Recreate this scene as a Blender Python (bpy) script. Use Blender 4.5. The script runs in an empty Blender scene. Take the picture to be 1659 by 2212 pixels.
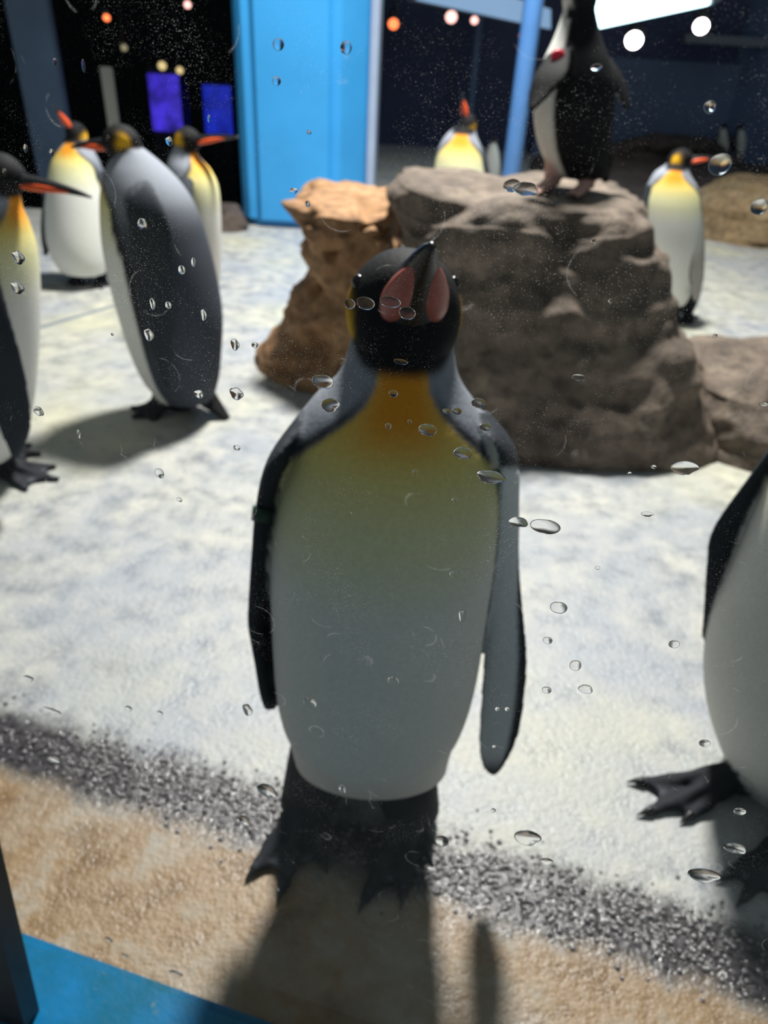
import bpy, bmesh, math, random
import numpy as np
from mathutils import Vector, Matrix, noise, kdtree

random.seed(7)
SC = bpy.context.scene
COL = SC.collection

# ------------------------------------------------------------------ camera
F, CX, CY, H = 1560.0, 829.5, 1106.0, 1.0
_up = np.array([139.5, 2397.0, 1560.0]); _up /= np.linalg.norm(_up)
_fw = np.array([0, 0, -1.0]); _fw -= _fw.dot(_up) * _up; _fw /= np.linalg.norm(_fw)
_rt = np.cross(_fw, _up)
ROT = np.array([_rt, _fw, _up])            # camera vector -> world vector
EYE = np.array([0, 0, H])

def ray(x, y):
    return ROT @ np.array([(x - CX) / F, -(y - CY) / F, -1.0])
def ground(x, y, z=0.0):                   # where the ray of a pixel meets height z
    d = ray(x, y); return d * ((z - H) / d[2]) + EYE
def at(x, y, Y):                           # where it meets the upright plane at distance Y
    d = ray(x, y); return d * (Y / d[1]) + EYE
def depth(p):
    return float(-(ROT.T @ (np.array(p) - EYE))[2])

cam_data = bpy.data.cameras.new('camera')
cam = bpy.data.objects.new('camera', cam_data); COL.objects.link(cam)
M = Matrix.Identity(4)
for i in range(3):
    for j in range(3):
        M[i][j] = ROT[i][j]
    M[i][3] = EYE[i]
cam.matrix_world = M
cam_data.sensor_fit = 'VERTICAL'; cam_data.sensor_height = 36.0
cam_data.lens = 36.0 * F / 2212.0
cam_data.clip_start = 0.01; cam_data.clip_end = 200
cam_data.dof.use_dof = True
cam_data.dof.focus_distance = 0.36
cam_data.dof.aperture_fstop = 10.0
SC.camera = cam

# ------------------------------------------------------------------ light
SC.view_settings.view_transform = 'Standard'
SC.view_settings.look = 'None'
SC.view_settings.exposure = 0.35
SC.view_settings.gamma = 1.0
SC.view_settings.use_curve_mapping = False

world = bpy.data.worlds.new('world'); SC.world = world
world.use_nodes = True
bg = world.node_tree.nodes['Background']
bg.inputs[0].default_value = (0.64, 0.75, 0.78, 1); bg.inputs[1].default_value = 0.16

def spot(name, loc, target, power, size, angle, color, blend=0.9):
    l = bpy.data.lights.new(name, 'SPOT'); l.energy = power; l.shadow_soft_size = size
    l.spot_size = math.radians(angle); l.spot_blend = blend; l.color = color
    o = bpy.data.objects.new(name, l); COL.objects.link(o); o.location = loc
    o.rotation_euler = (Vector(target) - Vector(loc)).to_track_quat('-Z', 'Y').to_euler()
    return o
# the one lamp the shadows point back to: high over the boulders, above the frame
spot('ceiling_lamp_offscreen', (0.2, 3.0, 3.4), (0.0, 2.4, 0), 900, 0.22, 155, (1.0, 0.97, 0.92))

# ------------------------------------------------------------------ materials
def s2l(c):
    return tuple(((v / 255) / 12.92 if v / 255 <= 0.04045 else ((v / 255 + 0.055) / 1.055) ** 2.4) for v in c)
def rgba(c):
    return (c[0], c[1], c[2], 1)

class NT:
    def __init__(self, name):
        self.m = bpy.data.materials.new(name); self.m.use_nodes = True
        self.t = self.m.node_tree; self.n = self.t.nodes
        self.b = self.n['Principled BSDF']; self.out = self.n['Material Output']
    def add(self, typ, **kw):
        n = self.n.new(typ)
        for k, v in kw.items():
            if k.startswith('i_'):
                key = k[2:]
                key = int(key) if key.isdigit() else key.replace('_', ' ')
                n.inputs[key].default_value = v
            else:
                setattr(n, k, v)
        return n
    def link(self, a, b): self.t.links.new(a, b)
    def noise(self, scale, detail=4, rough=0.55, vec=None):
        n = self.add('ShaderNodeTexNoise'); n.inputs['Scale'].default_value = scale
        n.inputs['Detail'].default_value = detail; n.inputs['Roughness'].default_value = rough
        if vec is not None: self.link(vec, n.inputs['Vector'])
        return n.outputs['Fac']
    def ramp(self, fac, stops):
        r = self.add('ShaderNodeValToRGB'); e = r.color_ramp.elements
        while len(e) < len(stops): e.new(0.5)
        for k, (p, c) in enumerate(stops):
            e[k].position = p; e[k].color = rgba(c) if not isinstance(c, float) else (c, c, c, 1)
        self.link(fac, r.inputs[0]); return r.outputs[0]
    def mix(self, fac, a, b, mode='MIX'):
        m = self.add('ShaderNodeMix', data_type='RGBA', blend_type=mode)
        for s, v in ((m.inputs['Factor'], fac), (m.inputs[6], a), (m.inputs[7], b)):
            if isinstance(v, (int, float)): s.default_value = v
            elif isinstance(v, tuple): s.default_value = rgba(v)
            else: self.link(v, s)
        return m.outputs[2]
    def math(self, op, a, b=0.0, clamp=False):
        m = self.add('ShaderNodeMath', operation=op, use_clamp=clamp)
        for s, v in ((m.inputs[0], a), (m.inputs[1], b)):
            if isinstance(v, (int, float)): s.default_value = v
            else: self.link(v, s)
        return m.outputs[0]
    def coord(self, kind='Object'):
        return self.add('ShaderNodeTexCoord').outputs[kind]
    def bump(self, height, strength, dist=0.01):
        b = self.add('ShaderNodeBump'); b.inputs['Strength'].default_value = strength
        b.inputs['Distance'].default_value = dist
        self.link(height, b.inputs['Height']); self.link(b.outputs[0], self.b.inputs['Normal'])
    def base(self, v):
        if isinstance(v, tuple): self.b.inputs['Base Color'].default_value = rgba(v)
        else: self.link(v, self.b.inputs['Base Color'])
        return self
    def set(self, **kw):
        for k, v in kw.items():
            s = self.b.inputs[k.replace('_', ' ')]
            if isinstance(v, (int, float)): s.default_value = v
            else: self.link(v, s)
        return self

MAT = {}
def plain(key, col, rough=0.5, var=0.12, scale=12, spec=0.5, metal=0.0):
    t = NT(key); c = t.coord()
    n = t.noise(scale, 4, 0.6, c)
    lo = tuple(max(0, v * (1 - var)) for v in col); hi = tuple(min(1, v * (1 + var)) for v in col)
    t.base(t.ramp(n, [(0.3, lo), (0.7, hi)])).set(Roughness=rough, Metallic=metal)
    t.b.inputs['Specular IOR Level'].default_value = spec
    MAT[key] = t.m; return t.m

def emit(key, col, strength):
    t = NT(key); t.base((0.02, 0.02, 0.02))
    t.b.inputs['Emission Color'].default_value = rgba(col); t.b.inputs['Emission Strength'].default_value = strength
    n = t.noise(3, 2, 0.5, t.coord()); t.link(t.math('MULTIPLY_ADD', n, 0.3), t.b.inputs['Roughness'])
    MAT[key] = t.m; return t.m

# plumage: coat colour carried on the mesh, soft feather grain on top
def plumage(key, rough=0.72):
    t = NT(key)
    a = t.add('ShaderNodeVertexColor'); a.layer_name = 'coat'
    c = t.coord(); n = t.noise(220, 3, 0.6, c)
    g = t.ramp(n, [(0.3, 0.86), (0.7, 1.0)])
    t.base(t.mix(1.0, a.outputs[0], g, 'MULTIPLY')).set(Roughness=rough)
    t.b.inputs['Specular IOR Level'].default_value = 0.16
    t.bump(n, 0.25, 0.003)
    MAT[key] = t.m
plumage('plumage')
plain('bill_black', (0.012, 0.012, 0.014), 0.3, 0.2, 60)
plain('bill_plate_pink', s2l((186, 104, 92)), 0.4, 0.12, 80)
plain('bill_plate_orange', s2l((240, 92, 40)), 0.4, 0.1, 60)
plain('eye_dark', (0.01, 0.007, 0.005), 0.08, 0.1, 40)
plain('claw_black', (0.012, 0.012, 0.013), 0.35, 0.2, 60)
plain('band_red', s2l((225, 40, 70)), 0.4, 0.1, 30)
plain('band_green', s2l((20, 60, 50)), 0.4, 0.1, 30)
plain('pillar_blue', s2l((52, 148, 212)), 0.45, 0.10, 1.6)
plain('pillar_trim', s2l((150, 165, 190)), 0.4, 0.06, 8)
plain('pole_blue', s2l((88, 140, 205)), 0.4, 0.08, 6)
plain('navy_wall', s2l((52, 62, 100)), 0.55, 0.22, 0.8)
plain('slate_wall', s2l((96, 116, 150)), 0.55, 0.18, 0.6)
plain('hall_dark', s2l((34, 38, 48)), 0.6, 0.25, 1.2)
plain('slate_panel', s2l((72, 92, 116)), 0.5, 0.2, 2)
plain('grey_paint', s2l((120, 128, 140)), 0.5, 0.1, 5)
plain('white_paint', s2l((205, 208, 196)), 0.5, 0.06, 8)
plain('lamp_housing', s2l((60, 60, 66)), 0.4, 0.1, 20)
plain('frame_dark', s2l((40, 40, 44)), 0.55, 0.45, 45)
def tank(key, lo, hi, strength):
    t = NT(key); n = t.noise(5, 3, 0.6, t.coord()); t.base((0.02, 0.02, 0.03)).set(Roughness=0.2)
    t.link(t.ramp(n, [(0.35, lo), (0.65, hi)]), t.b.inputs['Emission Color']); t.b.inputs['Emission Strength'].default_value = strength
    MAT[key] = t.m
tank('screen_violet', s2l((30, 26, 100)), s2l((78, 58, 235)), 0.7)
tank('screen_blue', s2l((18, 30, 130)), s2l((28, 48, 200)), 0.62)
emit('panel_white', s2l((205, 245, 255)), 4.0)
emit('panel_pale', s2l((150, 185, 225)), 0.6)
emit('lamp_orange', s2l((255, 120, 70)), 2.2)
emit('lamp_white', s2l((255, 235, 235)), 12.0)
emit('lamp_dim', s2l((150, 140, 110)), 0.8)
emit('lamp_yellow', s2l((225, 200, 140)), 0.9)
emit('lamp_pink', s2l((255, 190, 180)), 2.0)

# ------------------------------------------------------------------ helpers
def link(name, me, mat, parent=None, smooth=True):
    o = bpy.data.objects.new(name, me); COL.objects.link(o)
    if mat is not None:
        me.materials.clear(); me.materials.append(MAT[mat] if isinstance(mat, str) else mat)
    if smooth:
        me.polygons.foreach_set('use_smooth', [True] * len(me.polygons))
    if parent is not None: o.parent = parent
    return o
def tag(o, label=None, cat=None, group=None, kind=None):
    if label: o['label'] = label
    if cat: o['category'] = cat
    if group: o['group'] = group
    if kind: o['kind'] = kind
    return o
def empty(name, loc):
    o = bpy.data.objects.new(name, None); COL.objects.link(o); o.location = loc
    o.empty_display_size = 0.1; return o
def mesh_from(verts, faces, name='mesh'):
    me = bpy.data.meshes.new(name); me.from_pydata([tuple(map(float, v)) for v in verts], [], faces); me.update(); return me
def bevel_box(name, sx, sy, sz, bev=0.01, seg=2):
    bm = bmesh.new(); bmesh.ops.create_cube(bm, size=1)
    bmesh.ops.scale(bm, vec=(sx, sy, sz), verts=bm.verts)
    if bev: bmesh.ops.bevel(bm, geom=bm.edges[:], offset=bev, segments=seg, affect='EDGES')
    me = bpy.data.meshes.new(name); bm.to_mesh(me); bm.free(); return me
def rings_mesh(rings):
    """closed loft through rings of equal length (numpy arrays), capped with fans"""
    n = len(rings[0]); V = [v for r in rings for v in r]; Fc = []
    for i in range(len(rings) - 1):
        a, b = i * n, (i + 1) * n
        for k in range(n):
            k2 = (k + 1) % n
            Fc.append((a + k, a + k2, b + k2, b + k))
    c0 = len(V); V.append(np.mean(rings[0], axis=0)); c1 = len(V); V.append(np.mean(rings[-1], axis=0))
    e = (len(rings) - 1) * n
    for k in range(n):
        k2 = (k + 1) % n
        Fc.append((c0, k2, k)); Fc.append((c1, e + k, e + k2))
    return np.array(V), Fc
def smoothstep(a, b, x):
    t = np.clip((x - a) / (b - a), 0, 1); return t * t * (3 - 2 * t)
def lerp(a, b, t):
    return np.array(a) * (1 - t) + np.array(b) * t
def pchip(xs, ys, q):
    """monotone-ish cubic through stations (Catmull-Rom on arrays)"""
    xs = np.array(xs, float); ys = np.array(ys, float); out = []
    m = np.zeros_like(ys)
    for i in range(len(xs)):
        if i == 0: m[i] = (ys[1] - ys[0]) / (xs[1] - xs[0])
        elif i == len(xs) - 1: m[i] = (ys[-1] - ys[-2]) / (xs[-1] - xs[-2])
        else: m[i] = (ys[i + 1] - ys[i - 1]) / (xs[i + 1] - xs[i - 1])
    for x in q:
        i = int(np.clip(np.searchsorted(xs, x) - 1, 0, len(xs) - 2))
        h = xs[i + 1] - xs[i]; t = (x - xs[i]) / h
        out.append((2*t**3-3*t*t+1)*ys[i] + (t**3-2*t*t+t)*h*m[i] + (-2*t**3+3*t*t)*ys[i+1] + (t**3-t*t)*h*m[i+1])
    return np.array(out)

# ------------------------------------------------------------------ the glass line and the kerb it stands on
KERB_Z = 0.08
KA, KB = ground(60, 2010, KERB_Z), ground(560, 2190, KERB_Z)
GD = (KB - KA); GD[2] = 0; GD /= np.linalg.norm(GD)          # along the glass
GN = np.array([-GD[1], GD[0], 0.0])                           # into the enclosure
if GN[1] < 0: GN = -GN
G0 = KA - GN * 0.07                                           # glass face on the enclosure side
def on_glass(x, y):
    d = ray(x, y); t = (G0 - EYE).dot(GN) / d.dot(GN); return EYE + d * t
cam_data.dof.focus_distance = depth(on_glass(830, 1000))

# ------------------------------------------------------------------ floor
def floor_material():
    t = NT('wet_concrete')
    geo = t.add('ShaderNodeNewGeometry'); P = geo.outputs['Position']
    dot = t.add('ShaderNodeVectorMath', operation='DOT_PRODUCT'); t.link(P, dot.inputs[0])
    dot.inputs[1].default_value = tuple(GN)
    base = float(GN.dot(KA))
    n1 = t.noise(3.0, 5, 0.6, P); n2 = t.noise(14, 5, 0.65, P); n3 = t.noise(90, 3, 0.7, P); n4 = t.noise(1.3, 3, 0.5, P)
    d = t.math('SUBTRACT', dot.outputs['Value'], base)                     # metres in from the kerb
    dw = t.math('ADD', d, t.math('MULTIPLY', t.math('SUBTRACT', n2, 0.5), 0.10))
    # clean floor: pale concrete with grey and faint algae blotches
    conc = t.ramp(n2, [(0.28, s2l((120, 124, 130))), (0.5, s2l((174, 174, 170))), (0.75, s2l((202, 198, 186)))])
    conc = t.mix(t.ramp(n1, [(0.40, 0.0), (0.60, 0.65)]), conc, s2l((150, 156, 168)))
    conc = t.mix(t.ramp(n4, [(0.50, 0.0), (0.68, 0.5)]), conc, s2l((205, 200, 160)))
    # brown film near the glass
    brown = t.ramp(n2, [(0.3, s2l((108, 82, 54))), (0.52, s2l((146, 120, 88))), (0.72, s2l((160, 152, 138)))])
    brown = t.mix(t.ramp(n1, [(0.45, 0.0), (0.6, 0.6)]), brown, s2l((164, 160, 150)))
    far = t.add('ShaderNodeMapRange', interpolation_type='SMOOTHSTEP'); t.link(dw, far.inputs[0])
    far.inputs[1].default_value = 0.19; far.inputs[2].default_value = 0.30
    c = t.mix(far.outputs[0], brown, conc)
    # the drain band: dark wet grit
    b1 = t.add('ShaderNodeMapRange', interpolation_type='SMOOTHSTEP'); t.link(dw, b1.inputs[0])
    b1.inputs[1].default_value = 0.20; b1.inputs[2].default_value = 0.25
    b2 = t.add('ShaderNodeMapRange', interpolation_type='SMOOTHSTEP'); t.link(dw, b2.inputs[0])
    b2.inputs[1].default_value = 0.36; b2.inputs[2].default_value = 0.30
    band = t.math('MULTIPLY', b1.outputs[0], b2.outputs[0])
    grit = t.ramp(n3, [(0.38, s2l((30, 28, 29))), (0.62, s2l((80, 76, 80)))])
    c = t.mix(t.math('MULTIPLY', band, 1.0), c, grit)
    t.base(c)
    rg = t.mix(band, t.ramp(n2, [(0.35, 0.25), (0.7, 0.6)]), (0.10, 0.10, 0.10)); t.set(Roughness=rg)
    hgt = t.math('ADD', t.math('MULTIPLY', n3, 0.5), t.math('MULTIPLY', n2, 0.5))
    t.bump(hgt, 0.55, 0.012)
    MAT['floor'] = t.m
floor_material()
def poly_slab(name, pts, z0, z1, mat):
    bm = bmesh.new(); vs = [bm.verts.new((p[0], p[1], z1)) for p in pts]
    f = bm.faces.new(vs); f.normal_update()
    if f.normal.z < 0: f.normal_flip()
    r = bmesh.ops.extrude_face_region(bm, geom=[f])
    for v in r['geom']:
        if isinstance(v, bmesh.types.BMVert): v.co.z = z0
    bmesh.ops.recalc_face_normals(bm, faces=bm.faces)
    me = bpy.data.meshes.new(name); bm.to_mesh(me); bm.free()
    return link(name, me, mat, smooth=False)
kL = KA + GD * -2.6 ; kR = KA + GD * 3.2
floor_pts = [kL - GN*0.2, kR - GN*0.2, (5.5, 9.4, 0), (-0.9, 9.4, 0), (-0.9, 4.85, 0), (-4.2, 4.85, 0)]
tag(poly_slab('floor', floor_pts, -1.0, 0.0, 'floor'), kind='structure')
tag(poly_slab('floor_hall', [(-7, 4.6), (-0.7, 4.6), (-0.7, 14), (-7, 14)], -1.0, -0.9, 'hall_dark'), kind='structure')

# kerb in worn blue paint, glass pane and dark frame post
def kerb_material():
    t = NT('kerb_paint'); c = t.coord()
    n = t.noise(7, 4, 0.6, c); n2 = t.noise(60, 4, 0.7, c)
    p = t.ramp(n, [(0.38, s2l((0, 92, 116))), (0.62, s2l((6, 112, 166)))])
    p = t.mix(t.ramp(n2, [(0.66, 0.0), (0.72, 0.7)]), p, s2l((120, 130, 115)))
    t.base(p).set(Roughness=0.28); t.bump(n2, 0.15, 0.004); MAT['kerb'] = t.m
kerb_material()
def strip(name, u0, u1, n0, n1, z0, z1, mat, bev=0.0):
    c = KA + GD * (u0 + u1) / 2 + GN * (n0 + n1) / 2
    me = bevel_box(name, u1 - u0, n1 - n0, z1 - z0, bev, 3)
    o = link(name, me, mat, smooth=False)
    o.location = (c[0], c[1], (z0 + z1) / 2); o.rotation_euler = (0, 0, math.atan2(GD[1], GD[0]))
    return o
tag(strip('wall_front', -1.5, 3.0, -0.14, 0.0, 0.0, KERB_Z, 'kerb', 0.012), kind='structure')

def glass_material():
    t = NT('wet_glass'); t.n.remove(t.b)
    geo = t.add('ShaderNodeNewGeometry')
    # coordinates on the pane in metres
    mp = t.add('ShaderNodeMapping'); t.link(geo.outputs['Position'], mp.inputs[0])
    mp.inputs['Rotation'].default_value = (0, 0, -math.atan2(GD[1], GD[0]))
    P = mp.outputs[0]
    st = t.add('ShaderNodeMapping'); t.link(P, st.inputs[0]); st.inputs['Scale'].default_value = (0.25, 1, 1.6)
    fine = t.noise(2000, 2, 0.6, P)
    hz = t.noise(900, 3, 0.7, st.outputs[0])
    patch = t.noise(26, 4, 0.65, P)
    specks = t.math('MULTIPLY', t.ramp(fine, [(0.63, 0.0), (0.74, 1.0)]), t.ramp(patch, [(0.46, 0.03), (0.68, 1.0)]))
    hairs = t.math('MULTIPLY', t.ramp(hz, [(0.68, 0.0), (0.76, 0.8)]), t.ramp(patch, [(0.5, 0.0), (0.65, 1.0)]))
    # dried rings: thin rims of voronoi cells, broken by noise
    vo = t.add('ShaderNodeTexVoronoi'); vo.feature = 'F1'; vo.inputs['Scale'].default_value = 38
    t.link(P, vo.inputs['Vector'])
    d = t.math('ABSOLUTE', t.math('SUBTRACT', vo.outputs['Distance'], 0.36))
    rim = t.ramp(d, [(0.0, 1.0), (0.018, 0.0)])
    brk = t.noise(70, 2, 0.5, P)
    rings = t.math('MULTIPLY', t.math('MULTIPLY', rim, t.ramp(brk, [(0.57, 0.0), (0.64, 0.35)])), t.ramp(fine, [(0.4, 0.2), (0.6, 1.0)]))
    marks = t.math('MULTIPLY', t.math('ADD', t.math('ADD', specks, hairs), rings), 0.36, True)
    tr = t.add('ShaderNodeBsdfTransparent'); tr.inputs[0].default_value = (0.985, 0.99, 0.99, 1)
    gl = t.add('ShaderNodeBsdfGlossy'); gl.inputs['Roughness'].default_value = 0.02
    fr = t.add('ShaderNodeFresnel'); fr.inputs['IOR'].default_value = 1.22
    m1 = t.add('ShaderNodeMixShader'); t.link(t.math('MULTIPLY', fr.outputs[0], 0.05), m1.inputs[0])
    t.link(tr.outputs[0], m1.inputs[1]); t.link(gl.outputs[0], m1.inputs[2])
    df = t.add('ShaderNodeBsdfDiffuse'); df.inputs[0].default_value = (0.8, 0.82, 0.82, 1)
    tl = t.add('ShaderNodeBsdfTranslucent'); tl.inputs[0].default_value = (0.9, 0.9, 0.88, 1)
    ms = t.add('ShaderNodeMixShader'); ms.inputs[0].default_value = 0.7
    t.link(df.outputs[0], ms.inputs[1]); t.link(tl.outputs[0], ms.inputs[2])
    m2 = t.add('ShaderNodeMixShader'); t.link(marks, m2.inputs[0])
    t.link(m1.outputs[0], m2.inputs[1]); t.link(ms.outputs[0], m2.inputs[2])
    t.link(m2.outputs[0], t.out.inputs['Surface']); MAT['glass'] = t.m
glass_material()
def clear_glass():
    t = NT('pane_clear'); t.n.remove(t.b)
    tr = t.add('ShaderNodeBsdfTransparent'); tr.inputs[0].default_value = (0.96, 0.98, 0.98, 1)
    t.link(tr.outputs[0], t.out.inputs['Surface']); MAT['pane_clear'] = t.m
clear_glass()
gu = strip('window_1', -1.5, 3.0, -0.070 - 0.010, -0.070, KERB_Z, 2.8, 'pane_clear')
gu.data.materials.append(MAT['glass'])
for p in gu.data.polygons:                      # the soiled face is the one towards the birds
    p.material_index = 1 if p.normal.y > 0.9 else 0
tag(gu, kind='structure')
# leaning dark seal post at the left end of the pane
pa, pb = on_glass(-6, 1760), on_glass(98, 2212)
dv = pb - pa; dv /= np.linalg.norm(dv)
pc0, pc1 = pa - dv * 0.9, pb + dv * 0.12
sec = []
for q in (pc0, pc1):
    o_ = q - GN * 0.02 - GD * 0.006
    sec.append(np.array([o_ - GD*0.07, o_, o_ + GN*0.022, o_ + GN*0.022 - GD*0.07]))
V, Fc = rings_mesh(sec)
tag(link('trim_1', mesh_from(V, Fc), 'frame_dark', smooth=False), kind='structure')

# ------------------------------------------------------------------ rocks
def rock_material(key, c0, c1, c2):
    t = NT(key); P = t.coord()
    n1 = t.noise(5, 6, 0.65, P); n2 = t.noise(24, 5, 0.7, P); n3 = t.noise(120, 3, 0.7, P)
    c = t.ramp(n1, [(0.3, c0), (0.5, c1), (0.72, c2)])
    c = t.mix(t.ramp(n2, [(0.35, 0.55), (0.55, 0.0)]), c, tuple(v * 0.35 for v in c0))
    t.base(c).set(Roughness=0.75); t.bump(t.math('ADD', n2, t.math('MULTIPLY', n3, 0.5)), 0.6, 0.02)
    MAT[key] = t.m
rock_material('rock_brown', s2l((74, 64, 56)), s2l((114, 100, 88)), s2l((150, 134, 118)))
rock_material('rock_orange', s2l((112, 82, 56)), s2l((170, 128, 88)), s2l((206, 168, 128)))
rock_material('rock_tan', s2l((96, 80, 58)), s2l((150, 126, 92)), s2l((176, 156, 124)))
rock_material('rock_dark', s2l((52, 47, 46)), s2l((78, 68, 64)), s2l((106, 92, 82)))

def rock(name, levels, mat, seed, amp=0.03, n=120, m=70, exp=2.6, cell=3.2, ledge=0.12):
    """levels: (z, cx, cy, rx, ry); superelliptic rings, displaced by noise into ledges and knobs"""
    zs = [l[0] for l in levels]; q = np.linspace(0, 1, m); u = np.linspace(0, 1, len(levels))
    par = [pchip(u, [l[k] for l in levels], q) for k in range(5)]
    base = np.array([levels[0][1], levels[0][2], 0.0]); rings = []
    for i in range(m):
        z, cx, cy, rx, ry = (p[i] for p in par); r = []
        for k in range(n):
            a = 2 * math.pi * k / n; ca, sa = math.cos(a), math.sin(a)
            s = (abs(ca) ** exp + abs(sa) ** exp) ** (-1 / exp)
            p = np.array([cx + rx * s * ca, cy + ry * s * sa, z]); v = Vector((p[0] * cell + seed, p[1] * cell, p[2] * cell * 1.4))
            d = noise.noise(v) * amp + noise.noise(v * 2.7) * amp * 0.5 + noise.noise(v * 6.1) * amp * 0.22
            d += amp * ledge * math.sin(z * 34 + 3 * noise.noise(v * 0.8)) * (z < levels[-2][0])
            d -= max(0, noise.noise(v * 1.7 + Vector((9, 3, 1))) - 0.25) * amp * 1.6
            fade = 1.0 if z > 0.03 else 0.5
            p = p + np.array([ca, sa, 0]) * d * fade
            if i > m * 0.6: p[2] += d * 0.5
            p[2] = max(p[2], -0.02); r.append(p - base)
        rings.append(np.array(r))
    c = rings[-1].mean(axis=0)                              # close the top with shrinking rings
    for s in (0.8, 0.6, 0.4, 0.2):
        rr = c + (rings[m - 1] - c) * s
        rr[:, 2] = c[2] + (rings[m - 1][:, 2] - c[2]) * s + 0.008
        for p in rr:
            p[2] += noise.noise(Vector((p[0] * 6 + seed, p[1] * 6, 0))) * 0.012
        rings.append(rr)
    V, Fc = rings_mesh(rings)
    o = link(name, mesh_from(V, Fc), mat); o.location = base; return o

# left boulder: narrow waist under an overhanging cap
def X(px, py, Y): return at(px, py, Y)[0]
yl = 2.52
lv = []
for z, xl, xr, py, yc, ry in ((-0.02, 552, 868, 815, 2.60, 0.36), (0.06, 575, 868, 770, 2.58, 0.33), (0.15, 618, 868, 700, 2.56, 0.28), (0.28, 640, 868, 620, 2.55, 0.25),
                              (0.42, 645, 868, 545, 2.54, 0.24), (0.50, 640, 868, 495, 2.53, 0.27), (0.55, 640, 868, 458, 2.53, 0.28), (0.575, 668, 862, 440, 2.53, 0.24)):
    a, b = X(xl, py, yl), X(xr, py, yl); lv.append((z, (a + b) / 2, yc, (b - a) / 2, ry))
tag(rock('boulder', lv, 'rock_orange', 3.1, 0.060, n=160, m=100, exp=2.3, cell=4.6, ledge=0.3), 'orange-brown waisted boulder with pale flat cap in front of blue pillar', 'rock')
lv = []
for z, xl, xr, py, yc, ry in ((-0.02, 900, 1560, 985, 2.24, 0.42), (0.10, 905, 1545, 900, 2.24, 0.40), (0.22, 905, 1535, 800, 2.26, 0.38), (0.30, 900, 1500, 735, 2.27, 0.36),
                              (0.36, 890, 1462, 690, 2.28, 0.34), (0.50, 880, 1452, 590, 2.30, 0.33), (0.60, 872, 1448, 500, 2.31, 0.32), (0.655, 885, 1432, 445, 2.32, 0.29)):
    a, b = X(xl, py, 2.05), X(xr, py, 2.05); lv.append((z, (a + b) / 2, yc, (b - a) / 2, ry))
tag(rock('boulder', lv, 'rock_brown', 8.4, 0.052, n=180, m=110, exp=3.4, cell=3.0), 'large dark brown boulder with lamp-lit top carrying a black penguin', 'rock')  # same mottled stone all over; the lamp alone lightens the top
a, b = X(1510, 830, 2.05), X(1900, 830, 2.05)
lv = [(-0.02, (a+b)/2, 2.16, (b-a)/2, 0.30), (0.10, (a+b)/2, 2.17, (b-a)/2, 0.28), (0.18, (a+b)/2, 2.18, (b-a)/2*0.98, 0.26), (0.215, (a+b)/2, 2.19, (b-a)/2*0.92, 0.22)]
tag(rock('boulder', lv, 'rock_brown', 15.2, 0.045, exp=3.0), 'low dark brown rock ledge stepping down beside the large boulder', 'rock')
# far rocks on the right
c = at(1640, 420, 5.3)
lv = [(-0.02, c[0]+0.25, 5.4, 0.70, 0.5), (0.12, c[0]+0.25, 5.42, 0.66, 0.46), (0.25, c[0]+0.27, 5.46, 0.55, 0.38), (0.33, c[0]+0.3, 5.5, 0.42, 0.30)]
tag(rock('boulder', lv, 'rock_tan', 21.0, 0.06), 'tan rounded rock below the small far penguins', 'rock')
c = at(1450, 310, 8.6)
lv = [(0.095, c[0], 8.7, 0.85, 0.25), (0.14, c[0], 8.7, 0.75, 0.25), (0.25, c[0]+0.05, 8.7, 0.5, 0.28), (0.31, c[0]+0.1, 8.7, 0.3, 0.2)]
tag(rock('boulder', lv, 'rock_dark', 27.0, 0.06), 'dark brown mound against the grey-blue back wall', 'rock')
lv = [(-0.02, 3.0, 7.6, 1.75, 1.35), (0.06, 3.0, 7.62, 1.7, 1.3), (0.085, 3.0, 7.65, 1.6, 1.2)]
tag(rock('rock_shelf', lv, 'rock_dark', 33.0, 0.05, exp=4), 'low dark rock shelf running along the back wall', 'rock')
c = at(495, 478, 4.62)
lv = [(-0.02, c[0]-0.05, 4.62, 0.16, 0.12), (0.06, c[0]-0.05, 4.62, 0.14, 0.11), (0.12, c[0]-0.04, 4.62, 0.08, 0.07)]
tag(rock('stone', lv, 'rock_dark', 41.0, 0.03, n=60, m=30), 'small dark stone at the foot of the blue pillar', 'stone')

# ------------------------------------------------------------------ pillar, poles, walls, hall
def prism(name, pts, z0, z1, mat, parent=None, bev=0.0, origin=None):
    bm = bmesh.new(); o0 = np.array(origin if origin is not None else (0, 0, 0))
    vs = [bm.verts.new((p[0]-o0[0], p[1]-o0[1], z0-o0[2])) for p in pts]; f = bm.faces.new(vs)
    r = bmesh.ops.extrude_face_region(bm, geom=[f])
    for v in r['geom']:
        if isinstance(v, bmesh.types.BMVert): v.co.z = z1 - o0[2]
    bmesh.ops.recalc_face_normals(bm, faces=bm.faces)
    if bev: bmesh.ops.bevel(bm, geom=bm.edges[:], offset=bev, segments=4, affect='EDGES')
    me = bpy.data.meshes.new(name); bm.to_mesh(me); bm.free()
    o = link(name, me, mat, parent, smooth=False); return o
xl = X(506, 250, 4.75); xm = X(727, 250, 4.75); xr = X(798, 250, 4.95); xr2 = X(812, 250, 4.97)
org = ((xl+xr)/2, 5.1, 0)
pil = empty('pillar', org)
tag(pil, 'broad cyan-blue painted pillar with rounded foot behind the boulder', 'pillar')
prism('shaft', [(xl, 4.80), (xl+0.10, 4.70), (xm, 4.70), (xr, 4.96), (xr, 5.5), (xl, 5.5)], 0.0, 3.4, 'pillar_blue', pil, 0.045, org)
prism('edge_trim', [(xr-0.01, 4.955), (xr2, 4.97), (xr2, 5.48), (xr-0.01, 5.48)], 0.0, 3.4, 'pillar_trim', pil, 0.01, org)
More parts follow.
